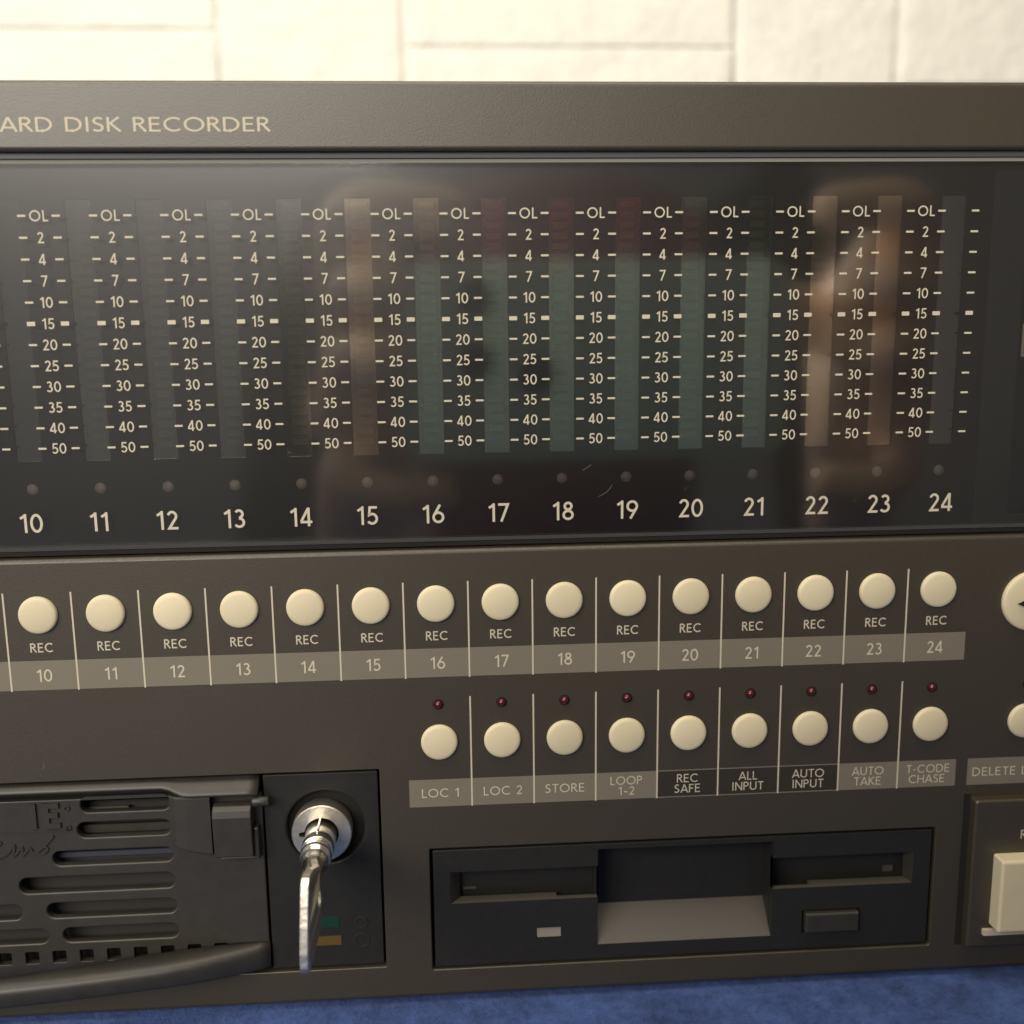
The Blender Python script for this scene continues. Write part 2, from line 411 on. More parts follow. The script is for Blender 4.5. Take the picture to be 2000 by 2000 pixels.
wall = thing('brick_wall', 'white painted brick wall blurred behind the recorder', 'wall', (240, -86, -420))
box('mortar', -420, 900, -86, 520, -440, -421.1, M['wall'], wall)
def brick(x0, x1, y0, y1):
    US = [0, .02, .045, .15, .3, .45, .6, .75, .87, .955, .98, 1]; VS = [0, .03, .08, .3, .5, .7, .92, .97, 1]; nx, ny = 11, 8; vs, fs = [], []
    for j in range(ny+1):
        for i in range(nx+1):
            u, v = US[i], VS[j]
            e = min(i, nx-i), min(j, ny-j)
            drop = (.65 if e[0] < .5 else .2) if min(e) < .5 else 0
            jx = 1.1*noise.noise(Vector((x0+u*50, y0+v*50, 1)))
            vs.append((x0+1.3+(x1-x0-2.6)*u+jx, y0+.4+(y1-y0-.8)*v+.3*noise.noise(Vector((x0+u*40, v*30+y0, 9))), -420-drop+.9*noise.noise(Vector(((x0+(x1-x0)*u)*.022, (y0+(y1-y0)*v)*.03, 5)))))
    for j in range(ny):
        for i in range(nx):
            a = j*(nx+1)+i; fs.append((a, a+1, a+nx+2, a+nx+1))
    n = len(vs)
    ed = [i for i in range(nx)]+[nx+(nx+1)*j for j in range(ny)]+[(nx+1)*ny+nx-i for i in range(nx)]+[(nx+1)*(ny-j) for j in range(ny)]
    back = [(vs[q][0], vs[q][1], -424.5) for q in ed]; vs += back
    for i in range(len(ed)):
        fs.append((ed[i], ed[(i+1) % len(ed)], n+(i+1) % len(ed), n+i))
    mesh('brick', vs, fs, M['wall'], wall, smooth=True)
xs = [-400, -295, -110, 77.2, 176.8, 362.3, 455, 640, 740, 890]
offs = [235, 262, 208, 242, 199.7, 238, 244, 205, 240]
for k in range(len(xs)-1):
    ys = [offs[k]+s*64 for s in range(-5, 5)]
    ys = [-86]+[y for y in ys if -60 < y < 500]+[520]
    for j in range(len(ys)-1): brick(xs[k], xs[k+1], ys[j], ys[j+1])

# ================================================================ the recorder
rec = thing('disk_recorder', 'dark grey rack recorder with rows of cream buttons and level meters', 'recorder', (200, -85, -60))
vs, fs = join([boxv(-10, 440, -82, 84, -300, -12), boxv(-10, 440, 82, 84, -12, -3.1), boxv(-10, 440, -82, -80, -12, -3.1), boxv(-10, -8, -80, 82, -12, -3.1), boxv(438, 440, -80, 82, -12, -3.1)])
mesh('case', vs, fs, M['panel'], rec)
for x in (20, 410):
    for z in (-280, -30):
        mesh('foot', *lathe([(8, 0), (9, 3.2)], 0, 0, 24), M['black'], rec).location = W((x, -83.6, z))-wloc(rec)
WIN = (18, 425, 6.1, 76.5)
plate('face_panel', rect_hole(-30, 460, -84.9, 88.0), 1.0,
      [(rect_hole(*WIN, .8), 0.7), (rect_hole(20, 180.45, -77.8, -36.35, .4), 0.18), (rect_hole(189.5, 290.6, -79.0, -53.15, .4), 0.2)],
      0, 3.0, M['panel'], rec)

# ---- meter window: clear front sheet, black print with openings, film strips and led bars behind
KS = range(8, 25)
ZP = -2.6
holes = []
for k in KS:
    holes.append((rect_hole(12*k-2.25, 12*k+2.25, 23.6, 68.9), 0.0))
    c = 12*k
    def circ(o, c=c): return [(c+(1.02+o)*math.cos(2*math.pi*i/24), 18.55+(1.02+o)*math.sin(2*math.pi*i/24)) for i in range(24)]
    holes.append((circ, 0.0))
holes.append((rect_hole(301.9, 420, 9.9, 73.0), 0.0))
window = plate('display_window', rect_hole(18.8, 424, 7.4, 75.3), 0.0, holes, ZP, 0.25, M['print_back'], rec)
window['label'] = 'smoked black meter window'
# lighter surround of the counter display at the right
plate('display_frame', rect_hole(295.3, 424, 7.5, 73.2), 0, [(rect_hole(301.9, 420, 9.9, 72.9), 0)], ZP+.05, .2, M['inner_frame'], window)
box('counter_display', 301, 421, 9.5, 74, -6.2, -5.6, M['print_back'], window)
vsb, fsb = join([boxv(304.2, 304.7, 39.6, 45.8, -5.56, -5.5), boxv(304.7, 306.2, 45.3, 45.8, -5.56, -5.5), boxv(304.7, 306.2, 39.6, 40.1, -5.56, -5.5)])
mesh('bracket_print', vsb, fsb, M['ink'], window)
# clear sheet with a bevelled, light catching edge
def sheet():
    x0, x1, y0, y1, c = 18.6, 424.3, 7.3, 75.5, 0.9
    vs = [(x0+c, y0+c, -.8), (x1-c, y0+c, -.8), (x1-c, y1-c, -.8), (x0+c, y1-c, -.8)]
    return vs, [(0, 1, 2, 3)]
flatmesh('clear_sheet', *sheet(), M['sheet'], window)
x0, x1, y0, y1, c = 18.6, 424.3, 7.3, 75.5, 0.9
vs = [(x0, y0, -1.9), (x1, y0, -1.9), (x1, y1, -1.9), (x0, y1, -1.9), (x0+c, y0+c, -.8), (x1-c, y0+c, -.8), (x1-c, y1-c, -.8), (x0+c, y1-c, -.8),
      (x0, y0, -2.9), (x1, y0, -2.9), (x1, y1, -2.9), (x0, y1, -2.9), (x0+c, y0+c, -2.55), (x1-c, y0+c, -2.55), (x1-c, y1-c, -2.55), (x0+c, y1-c, -2.55)]
fs = []
for i in range(4):
    j = (i+1) % 4
    fs += [(i, j, 4+j, 4+i), (8+i, 8+j, j, i), (4+i, 4+j, 12+j, 12+i), (12+i, 12+j, 8+j, 8+i)]
mesh('sheet_edge', vs, fs, mat('sheet_edge_acrylic', (0.20, 0.195, 0.175), 0.35, spec=0.6), window)
box('gap_tone_strip', 18.3, 424.8, 75.45, 76.7, -2.9, -1.3, mat('veil_grey', (0.05, 0.052, 0.052), 0.6), window)  # added grey strip, paints the lens veil over the dark top gap
box('gap_tone_strip', 18.3, 424.8, 6.4, 7.2, -2.9, -2.0, M['void'], window)  # dark strip added to fill the lower gap

rows = ['OL', '2', '4', '7', '10', '15', '20', '25', '30', '35', '40', '50']
YR = [66.05-3.633*i for i in range(12)]
def dash(x, y, thick):
    hw = .70; hh = .36 if thick else .17
    return [(x-hw, y-hh, -.77), (x+hw, y-hh, -.77), (x+hw, y+hh, -.77), (x-hw, y+hh, -.77)], [(0, 1, 2, 3)]
proto = None
seg_mesh = {}
for k in KS:
    # printed scale to the right of bar k
    g = []
    cx = 12*k+6.0
    for i, (s, y) in enumerate(zip(rows, YR)):
        if k < 24:
            lettering('', s, cx, y-.93, 1.86, .25, -.77, None, gather=g, track=0.10 if s != 'OL' else 0.17)
            g.append(dash(cx+2.86, y, s == '15'))
        g.append(dash(cx-2.90, y, s == '15'))
    flatmesh('scale_print', *join(g), M['ink'], window)
    lettering('track_number', str(k), 12*k-.1, 10.95, 3.45, .46, -.77, window, track=0.10)
for k in KS:
    x = 12*k
    bar = box('meter_bar', x-2.25, x+2.25, 23.6, 68.9, -6.4, -6.0, M['seg_dark'], rec)
    if k == 12: bar['label'] = 'unlit level meter bar'
    box('bar_film', x-2.25, x+2.25, 23.6, 68.9, -2.84, -2.80, M['strip'], bar)
    if k in (8, 9, 10):
        parts = {'seg_red': [], 'seg_amber': [], 'seg_green': []}
    for i in range(24):
        yy = 67.9-1.8165*i
        key = 'seg_red' if i < 2 else ('seg_amber' if i < 8 else 'seg_green')
        if k in (8, 9, 10):
            parts[key].append(boxv(x-1.3, x+1.3, yy-.52, yy+.52, -5.4, -4.0)); continue
        if (key) not in seg_mesh:
            seg_mesh[key] = box('segment', x-1.3, x+1.3, yy-.52, yy+.52, -5.4, -4.0, M[key], bar)
        else:
            s = bpy.data.objects.new('segment', seg_mesh[key].data); COL.objects.link(s)
            s.location = W((x, yy, -4.7))-wloc(bar); s.parent = bar
    if k in (8, 9, 10):
        for key, p in parts.items():
            o = mesh('segments', *join(p), M[key], bar); o['kind'] = 'stuff'
    mesh('record_lamp', *lathe([(1.0, -3.4), (1.0, -2.62), (0.001, -2.60)], x, 18.55, 24), M['dot'], rec, smooth=True)

lettering('printed_title', 'HARD DISK RECORDER', 166.15, 79.6, 2.35, .30, .03, rec, M['ink_dim'], align='c', stretch=1.475, track=0.115)
t = bpy.data.objects['printed_title']
# right align the title
bb = [Vector(c) for c in t.bound_box]; t.location.x += (166.1*S - (wloc(t).x+max(b_.x for b_ in bb)))

# ---- record button row
def button_prof(r, h, dome):
    h -= .5; dome *= .8
    p = [(r*1.0, -.6), (r, h-.55), (r-.06, h-.32), (r-.2, h-.12), (r-.45, h)]
    for i in range(1, 8):
        t_ = i/7; rr = (r-.45)*(1-t_); p.append((max(rr, .001), h+dome*(1-(rr/(r-.45))**2)))
    return p
bt = mesh('record_button', *lathe(button_prof(3.5, 1.25, .35), 12*8, -4.1, 56), M['button'], rec, smooth=True)
gap_shade = mesh('button_gap_shade', *tube([(3.3, .012), (3.62, .012), (3.62, -.1), (3.3, -.1)], 12*8, -4.1, 48), M['void'], bt)  # flat dark ring painting the shade in the gap round the button
for k in list(KS)[1:]:
    b_ = copy_of(bt, 'record_button', 12*(k-8), 0, rec); b_['label'] = 'record button of track %d' % k
    w_ = gap_shade.copy(); COL.objects.link(w_); w_.parent = b_
bt['label'] = 'record button of track 8'
vs, fs = boxv(78, 294.0, -18.35, -12.75, -.02, .02)
mesh('label_band', vs, fs, M['band'], rec)
dv = box('divider_line', 12*8+5.85, 12*8+6.15, -18.5, 0.05, -.01, .04, M['ink_dim'], rec)
for k in range(9, 24): copy_of(dv, 'divider_line', 12*(k-8), 0, rec)
for k in KS:
    lettering('printed_word', 'REC', 12*k+.05, -11.15, 1.75, .24, .03, rec, M['ink_dim'], track=.13)
    lettering('printed_number', str(k), 12*k+.05, -16.75, 2.35, .30, .05, rec, M['ink_dim'], track=.11)

# ---- function button row
b2 = copy_of(bt, 'function_button', 12*8, -27.15, rec)
w2 = gap_shade.copy(); COL.objects.link(w2); w2.parent = b2
names = ['LOC 1', 'LOC 2', 'STORE', 'LOOP/1~2', 'REC/SAFE', 'ALL/INPUT', 'AUTO/INPUT', 'AUTO/TAKE', 'T-CODE/CHASE']
fb = [b2]
for i in range(1, 9):
    o = copy_of(b2, 'function_button', 12*i, 0, rec); w_ = gap_shade.copy(); COL.objects.link(w_); w_.parent = o; fb.append(o)
for o, nme in zip(fb, names): o['label'] = nme.lower().replace('/', ' ').replace('~', ' to ')+' button'
led = mesh('indicator_lamp', *lathe([(.78, -.4), (.78, .0), (.70, .35), (.5, .62), (.25, .76), (.001, .8)], 192, -23.75, 28), M['led_red'], rec, smooth=True)
hole_shade = mesh('lamp_hole_shade', *lathe([(1.08, -.1), (1.08, .012), (.001, .012)], 192, -23.75, 28), M['void'], led)  # flat dark disc painting the shaded hole; no opening is cut
for i in range(1, 9):
    o = copy_of(led, 'indicator_lamp', 12*i, 0, rec); s_ = hole_shade.copy(); COL.objects.link(s_); s_.parent = o
o = copy_of(led, 'indicator_lamp', 307.3-192, 0, rec); s_ = hole_shade.copy(); COL.objects.link(s_); s_.parent = o
box('legend_band', 186.0, 234.0, -44.4, -38.85, -.02, .02, M['band'], rec)
box('legend_band', 270.0, 293.8, -44.4, -38.85, -.02, .02, M['band'], rec)
box('legend_band', 296.2, 318, -44.4, -38.85, -.02, .02, M['band'], rec)
box('legend_box', 234.0, 270.0, -44.4, -38.85, -.02, .02, M['band_dark'], rec, label='dark legend box')
vs, fs = join([boxv(234, 270, -39.0, -38.80, .01, .035), boxv(234, 270, -44.45, -44.25, .01, .035)])
mesh('box_outline', vs, fs, M['band'], rec)
d2 = box('divider_line', 197.85, 198.15, -44.5, -22.35, -.01, .04, M['ink_dim'], rec)
for i in range(1, 8): copy_of(d2, 'divider_line', 12*i, 0, rec)
for i, s in enumerate(names):
    x = 192+12*i; ls = s.split('/')
    mt_ = M['ink'] if 4 <= i <= 6 else M['ink_dim']
    if len(ls) == 1: lettering('printed_legend', s, x, -42.5, 1.78, .21, .05, rec, mt_, track=.14, stretch=1.08)
    else:
        lettering('printed_legend', ls[0], x+(.15 if i == 8 else 0), -41.42, 1.72, .20, .05, rec, mt_, track=.12, stretch=1.04)
        lettering('printed_legend', ls[1], x, -43.55, 1.72, .20, .05, rec, mt_, track=.12, stretch=1.04)
lettering('printed_legend', 'DELETE LAST', 297.25, -42.55, 1.78, .21, .05, rec, M['ink_dim'], align='l', track=.15, stretch=1.12)

# ---- right side: round keys and the raised key block
big = mesh('cursor_button', *lathe(button_prof(5.9, 1.4, .5), 306.6, -6.9, 64), M['button'], rec, smooth=True)
mesh('arrow_print', *prism([(303.0, -7.0), (308.5, -4.6), (308.5, -9.4)], 1.7, 1.96), M['void'], big)
o = copy_of(b2, 'delete_button', 307.2-192, 0, rec); w_ = gap_shade.copy(); COL.objects.link(w_); w_.parent = o
blk = plate('key_block', rect_hole(297.3, 402, -78.6, -46.9, .6), .5, [], 2.2, 2.4, M['panel'], rec)
mesh('block_shadow', *join([boxv(295.9, 297.4, -79.2, -46.3, -.05, .012)]), M['void'], rec)  # flat dark strip painting the shadow at the block's left side
sq = plate('transport_key', rect_hole(301.7, 322, -73.6, -58.2, .5), .6, [], 5.6, 5.0, M['button'], rec)
box('key_ledge', 300.3, 323, -75.6, -74.4, 2.1, 3.0, M['ink_dim'], sq)
lettering('printed_word', 'REC', 306.9, -55.2, 1.85, .24, 2.23, rec, M['ink'], align='l', track=.13)

# ---- floppy drive
fd = plate('floppy_drive', rect_hole(190.1, 290.1, -78.6, -53.75, .3), .25,
      [(rect_hole(193.4, 222.5, -65.15, -58.45), 0.0), (rect_hole(257.7, 286.6, -65.15, -58.45), 0.0), (rect_hole(222.5, 257.7, -75.4, -54.9), 0.0),
       (rect_hole(210.2, 215.3, -73.5, -71.2), 0.0), (rect_hole(264.0, 275.9, -75.1, -70.1), 0.0)], -.35, 1.6, M['black'], rec)
fd['label'] = 'floppy disk drive'
def quad(name, pts, material, parent, thick=.3):
    """slab under a sloping quad"""
    p = [Vector(q) for q in pts]; nn = (p[1]-p[0]).cross(p[3]-p[0]).normalized()*thick
    vs = [tuple(q) for q in p]+[tuple(q-nn) for q in p]
    return mesh(name, vs, [(0, 1, 2, 3), (7, 6, 5, 4)]+[(i, 4+i, 4+(i+1) % 4, (i+1) % 4) for i in range(4)], material, parent)
# slot funnels: sloping ledges, side cheeks, dark mouth
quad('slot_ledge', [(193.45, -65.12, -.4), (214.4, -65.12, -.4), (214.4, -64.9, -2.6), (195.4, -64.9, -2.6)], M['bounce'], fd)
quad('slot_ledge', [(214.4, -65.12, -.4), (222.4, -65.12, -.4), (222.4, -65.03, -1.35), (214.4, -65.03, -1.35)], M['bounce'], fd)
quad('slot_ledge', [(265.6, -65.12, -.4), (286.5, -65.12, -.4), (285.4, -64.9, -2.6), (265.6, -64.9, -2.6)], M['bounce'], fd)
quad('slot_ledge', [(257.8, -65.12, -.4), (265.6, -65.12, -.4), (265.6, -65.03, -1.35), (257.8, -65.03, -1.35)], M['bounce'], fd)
quad('slot_cheek', [(193.45, -58.5, -.4), (193.45, -65.1, -.4), (195.3, -64.9, -2.6), (195.3, -59.0, -2.6)], M['tray'], fd)
quad('slot_cheek', [(286.5, -65.1, -.4), (286.5, -58.5, -.4), (285.4, -59.0, -2.6), (285.4, -64.9, -2.6)], M['tray'], fd)
for a, b_ in ((193, 222.4), (257.8, 287)):
    box('slot_door', a, b_, -66.5, -57.6, -4.6, -4.0, M['black'], fd)
box('slot_tab', 196.0, 198.6, -64.0, -63.5, -4.1, -3.6, M['bounce'], fd)
box('slot_tab', 281.8, 283.8, -64.3, -63.0, -4.1, -3.6, M['bounce'], fd)
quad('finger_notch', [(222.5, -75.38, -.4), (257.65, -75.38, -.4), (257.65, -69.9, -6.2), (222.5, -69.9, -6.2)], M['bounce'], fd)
box('notch_wall', 222.5, 257.6, -70.2, -54.6, -7, -6.3, M['black'], fd)
box('notch_side', 257.62, 258.2, -75.2, -54.9, -10.4, -1.9, M['black'], fd)
box('notch_side', 221.9, 222.48, -75.2, -54.9, -10.4, -1.9, M['black'], fd)
box('drive_body', 191, 289, -78, -54, -11.8, -10.7, M['void'], fd)
box('activity_lamp', 210.3, 215.2, -73.4, -71.3, -1.4, -.6, M['grey_lens'], fd, bev=.1)
plate('eject_button', rect_hole(264.5, 275.5, -74.7, -70.5, .2), .45, [], .7, 2.2, M['tray'], fd)

# ---- lock bay at the right of the removable tray
lk = plate('lock_plate', rect_hole(158.3, 180.0, -77.35, -36.95, .2), .2, [(rect_hole(169.7-7.5, 169.7+7.5, -48.0-7.5, -48.0+7.5, 7.49), .5)], -.6, 2.5, M['black'], rec)
hole = mesh('lock_recess', *lathe([(7.9, -3.1), (7.9, -2.9), (7.0, -2.9), (5.0, -2.95), (.001, -2.95)], 169.7, -48.0, 64), M['void'], lk, smooth=True)
def lock_ring():
    # annulus with a small keyway notch on the left, front face tessellated
    cx, cy = 169.1, -48.6; n = 72
    outer = [(cx+5.55*math.cos(2*math.pi*i/n), cy+5.55*math.sin(2*math.pi*i/n)) for i in range(n)]
    inner = []
    for i in range(n):
        a = 2*math.pi*i/n; d = abs(((math.degrees(a)-180+180) % 360)-180)
        r = 3.25 if d > 7 else 4.25
        inner.append((cx+r*math.cos(a), cy+r*math.sin(a)))
    out2 = [(cx+(x-cx)*1.03, cy+(y-cy)*1.03) for x, y in outer]
    tri = tessellate_polygon([[Vector((x, y, 0)) for x, y in outer], [Vector((x, y, 0)) for x, y in inner]])
    vs = [(x, y, .9) for x, y in outer+inner]; fs = [tuple(t_) for t_ in tri]
    b0 = len(vs); vs += [(x, y, .72) for x, y in out2]; b1 = len(vs); vs += [(x, y, -2.5) for x, y in out2]; b2_ = len(vs); vs += [(x, y, -2.5) for x, y in inner]
    for i in range(n):
        j = (i+1) % n
        fs += [(i, j, b0+j, b0+i), (b0+i, b0+j, b1+j, b1+i), (n+i, n+j, b2_+j, b2_+i)]
    return vs, fs
mesh('lock_ring', *lock_ring(), M['ring'], lk)
mesh('lock_well', *lathe([(4.6, -2.6), (4.6, -2.2), (.001, -2.2)], 169.1, -48.6, 32), M['void'], lk)
box('status_lamp', 165.2, 171.5, -69.0, -66.9, -.8, -.45, M['green'], lk, label='green status lamp')
box('status_lamp', 165.2, 171.8, -72.8, -70.9, -.8, -.45, M['amber'], lk, label='amber status lamp')
for cy, r in ((-68.2, 1.0), (-72.0, 1.35)):
    mesh('embossed_mark', *tube([(r, -.62), (r, -.42), (r+.16, -.42), (r+.16, -.62)], 175.8, cy, 28), M['tray'], lk)

# ================================================================ the key in the lock
key = thing('tubular_key', 'shiny nickel key standing in the round lock beside the drive tray', 'key', (169.1, -48.6, 0))
kx, ky = 169.05, -48.65
tb = mesh('key_barrel', *tube([(3.0, -2.1), (3.0, 7.4), (2.9, 7.6), (2.2, 7.6), (2.2, -2.1)], kx, ky, 40), M['chrome'], key, smooth=True)
mesh('key_collar', *lathe([(1.9, 7.3), (2.5, 7.45), (2.6, 7.8), (2.5, 8.3), (2.7, 8.7), (2.95, 9.4), (2.95, 10.1), (2.7, 10.5), (2.35, 10.7), (2.3, 11.0), (2.55, 11.3), (2.55, 11.9), (2.2, 12.4), (2.0, 13.4), (1.9, 15.5), (1.7, 19.0), (1.2, 20.0)], kx, ky, 40), M['chrome'], key, smooth=True)
box('key_fin', kx-.22, kx+.22, ky+2.8, ky+3.4, -1.0, 6.4, M['chrome'], key, bev=.1)
# bow: flat plate standing in the vertical plane, turned a little
def bow():
    out = [(13, 2.0), (17, 2.7), (22, 4.9), (26, 6.6), (28.5, 7.3), (30.0, 7.2), (31.0, 6.4), (31.8, 4.0), (33.0, 0), (34.0, -4), (34.3, -6.2), (34.0, -7.1), (32.9, -7.5), (31.0, -7.4), (24, -6.0), (18.5, -3.6), (13, -2)]
    hole_ = [(24.0+1.3*math.cos(2*math.pi*i/24), 1.3*math.sin(2*math.pi*i/24)) for i in range(24)]
    tri = tessellate_polygon([[Vector((a, b_, 0)) for a, b_ in out], [Vector((a, b_, 0)) for a, b_ in hole_]])
    n, h_ = len(out), len(hole_); vs, fs = [], []
    inn = [(24.5+(a-24.5)*.93, b_*.90) for a, b_ in out]
    tri = tessellate_polygon([[Vector((a, b_, 0)) for a, b_ in inn], [Vector((a, b_, 0)) for a, b_ in hole_]])
    for sx in (1, -1):
        b0 = len(vs)
        vs += [(sx*.85, b_, a) for a, b_ in inn]+[(sx*.85, b_, a) for a, b_ in hole_]
        fs += [tuple(b0+q for q in t_) for t_ in tri]
        b1 = len(vs); vs += [(sx*.6, b_, a) for a, b_ in out]
        for i in range(n): fs.append((b0+i, b0+(i+1) % n, b1+(i+1) % n, b1+i))
    tot = n+h_+n
    for i in range(n): fs.append((n+h_+i, n+h_+(i+1) % n, tot+n+h_+(i+1) % n, tot+n+h_+i))
    for i in range(h_): fs.append((n+i, n+(i+1) % h_, tot+n+(i+1) % h_, tot+n+i))
    ang = math.radians(-4)
    return [(kx+min((z-13)*.28, 2.3)+x*math.cos(ang)+(z-13)*math.sin(ang), ky+y, 13+(z-13)*math.cos(ang)-x*math.sin(ang)) for x, y, z in vs], fs
mesh('key_bow', *bow(), mat('brushed_nickel', (0.72, 0.68, 0.60), .36, metal=1.0, bump=(1.1, .07, 4), mottled=(.8, .15)), key, bev=.2, seg=3)

# ================================================================ removable drive tray
tr = thing('drive_tray', 'black removable drive tray with vent slots, latch and curved pull handle', 'drive tray', (100, -77, -2))
def stad(x0, x1, y0, y1):
    return rect_hole(x0, x1, y0, y1, (y1-y0)/2-.01)
slots = [(124.0, 140.6, -43.2, -40.3), (123.0, 140.5, -48.3, -45.2), (118.0, 140.5, -53.8, -50.9), (111.3, 140.5, -59.3, -56.1),
         (116.0, 140.5, -64.6, -61.5), (90.0, 111.4, -64.6, -61.5), (118.6, 140.5, -69.8, -66.8), (86.0, 115.8, -69.8, -66.8),
         (60.0, 86.0, -64.6, -61.5), (58, 82, -69.8, -66.8)]
th = [(stad(*s), .32) for s in slots]
for i in range(22): th.append((rect_hole(59+5.15*i-20, 61.6+5.15*i-20, -74.0, -71.5, .3), .1))
tf = plate('tray_front', rect_hole(21, 157.9, -77.2, -40.4, .3), .25, th, -.9, 1.5, M['tray'], tr)
box('drive_inside', 22, 157, -77, -38, -9, -5.2, mat('tray_inside', (0.017, 0.0155, 0.014), .7), tr)
box('drive_rail', 60, 141, -48.6, -47.0, -4.2, -3.6, M['tray'], tr)
box('drive_rail', 60, 141, -53.6, -52.6, -4.4, -3.8, mat('blue_grey_label', (0.035, 0.035, 0.055), .5), tr)
box('drive_rail', 120, 132, -44.4, -43.4, -4.2, -3.6, M['bounce'], tr)
# top rim with rounded front lip that dips over the latch
def loft(secs, closed=True):
    """secs: list of (x, [(y,z),...]) sections"""
    vs, fs = [], []; n = len(secs[0][1])
    for x, s in secs: vs += [(x, y, z) for y, z in s]
    for k in range(len(secs)-1):
        for i in range(n):
            j = (i+1) % n; fs.append((k*n+i, k*n+j, (k+1)*n+j, (k+1)*n+i))
    fs.append(tuple(range(n))); fs.append(tuple((len(secs)-1)*n+i for i in range(n)))
    return vs, fs
def rim(lip, z):
    return [(-36.9, -1.8), (-37.1, -1.0), (lip+1.0, z-.75), (lip+.35, z-.25), (lip, z), (lip-.35, z-.1), (lip-.55, z-.55), (lip-.6, -3.0), (-37.2, -3.0)]
secs = []
for x in (21, 60, 100, 120, 136, 139.5, 141, 142.2, 143.6, 145, 150, 155.5, 157.6):
    t_ = min(max((x-139.5)/5.0, 0), 1); t_ = t_*t_*(3-2*t_)
    secs.append((x, rim(-38.3-1.15*t_, .4+1.5*t_)))
mesh('tray_rim', *loft(secs), M['tray'], tr, smooth=True)
# latch housing (left plate swooping down) and the latch lever
lsec = []
for x, yb, z in ((140.8, -50.0, .2), (142, -50.3, 1.0), (144, -50.9, 1.4), (148.6, -51.8, 1.5)):
    lsec.append((x, [(-40.0, -1.5), (-40.0, z-.3), (-40.3, z), (yb+.3, z), (yb, z-.3), (yb, -1.5)]))
mesh('latch_plate', *loft(lsec), M['tray'], tr)
lev = loft([(x, [(-41.9, -1.0), (-41.6, .6), (-41.9, 1.6), (-42.6, 2.4), (-43.8, 2.7), (-46.5, 2.6), (-51.9+d, 2.3), (-52.1+d, 1.9), (-52.2+d, -1.0)]) for x, d in ((149.1, .0), (149.3, 0), (156.0, 0), (156.3, 0.1))])
mesh('latch_lever', *lev, M['tray'], tr, bev=.25)
pv, pf = lathe([(.85, 0), (.95, .2), (.95, 2.9), (.75, 3.1), (.001, 3.15)], 0, 0, 24)
mesh('latch_pin', [(156.5+z, -41.3+x, 1.2+y) for x, y, z in pv], pf, M['tray'], tr, smooth=True)
box('side_column', 149.6, 157.9, -71.3, -53.2, -1.0, -.25, M['tray'], tr, bev=.2)
box('column_end', 156.4, 157.3, -53.0, -46.5, -1.0, 1.4, M['tray'], tr, bev=.3)
# curved pull handle
hs = []
for x, zr, zf in ((158.0, -.6, .5), (156, -.5, 1.4), (153, -.2, 2.6), (149, .2, 4.0), (144, .9, 5.6), (138, 1.9, 7.0), (130, 3.4, 8.2), (122, 5.2, 9.3), (112, 7.0, 10.4), (100, 8.6, 11.3), (84, 9.6, 12.0), (60, 10, 12.2), (21, 8, 10)):
    yt = -71.2; yb = -76.9+(.9*min((158-x)/20, 1))
    r = min(1.5, (zf-zr)*.45)
    hs.append((x, [(yt, zr), (yt-.05, zf-r*1.4), (yt-.35, zf-r*.55), (yt-1.0, zf-.1), (yt-1.8, zf), (yb+.9, zf-.15), (yb+.3, zf-.5), (yb, zf-1.0), (yb, zr-.6)]))
mesh('pull_handle', *loft(hs), M['tray'], tr, smooth=True)
lettering('embossed_letters', 'IE', 120.6, -45.9, 5.0, 1.0, -.45, tr, M['tray'], align='c', track=.18, depth=.35, stretch=1.15)
e_ = bpy.data.objects['embossed_letters']; bb = [Vector(c_) for c_ in e_.bound_box]; e_.location.x += (120.2*S-(wloc(e_).x+max(b_.x for b_ in bb)))
mesh('embossed_underline', *boxv(90, 122.0, -46.55, -46.3, -1.0, -.62), M['tray'], tr)
for cy in (-42.1, -46.0):
    mesh('embossed_dot', *tube([(.35, -.9), (.35, -.62), (.55, -.62), (.55, -.9)], 121.5, cy, 16), M['tray'], tr)
# flowing script under it
def script():
    P = [smoothp([(104, -51.2), (107.5, -49.4), (108.8, -48.6), (107.8, -48.3), (106.6, -50.2), (107.4, -51.6), (109.6, -50.9), (111.2, -49.2), (110.9, -51.3), (112.6, -49.6), (112.6, -51.2), (114.0, -49.8), (114.6, -50.9), (116.2, -50.0), (118.6, -47.6)]),
         smoothp([(118.6, -47.6), (116.6, -49.0), (117.3, -50.2), (116.2, -51.1), (114.9, -50.8)])]
    vs, fs = [], []
    for i, p in enumerate(P):
        L, R = ribbon(p, .42, False); n = len(L); b0 = len(vs); z = -.62+.002*i
        vs += [(*q, z) for q in L]+[(*q, z) for q in R]+[(*q, -.95) for q in L]+[(*q, -.95) for q in R]
        for k in range(n-1): fs += [(b0+k, b0+n+k, b0+n+k+1, b0+k+1), (b0+k, b0+k+1, b0+2*n+k+1, b0+2*n+k), (b0+n+k, b0+3*n+k, b0+3*n+k+1, b0+n+k+1)]
    return vs, fs
flatmesh('embossed_script', *script(), M['tray'], tr)

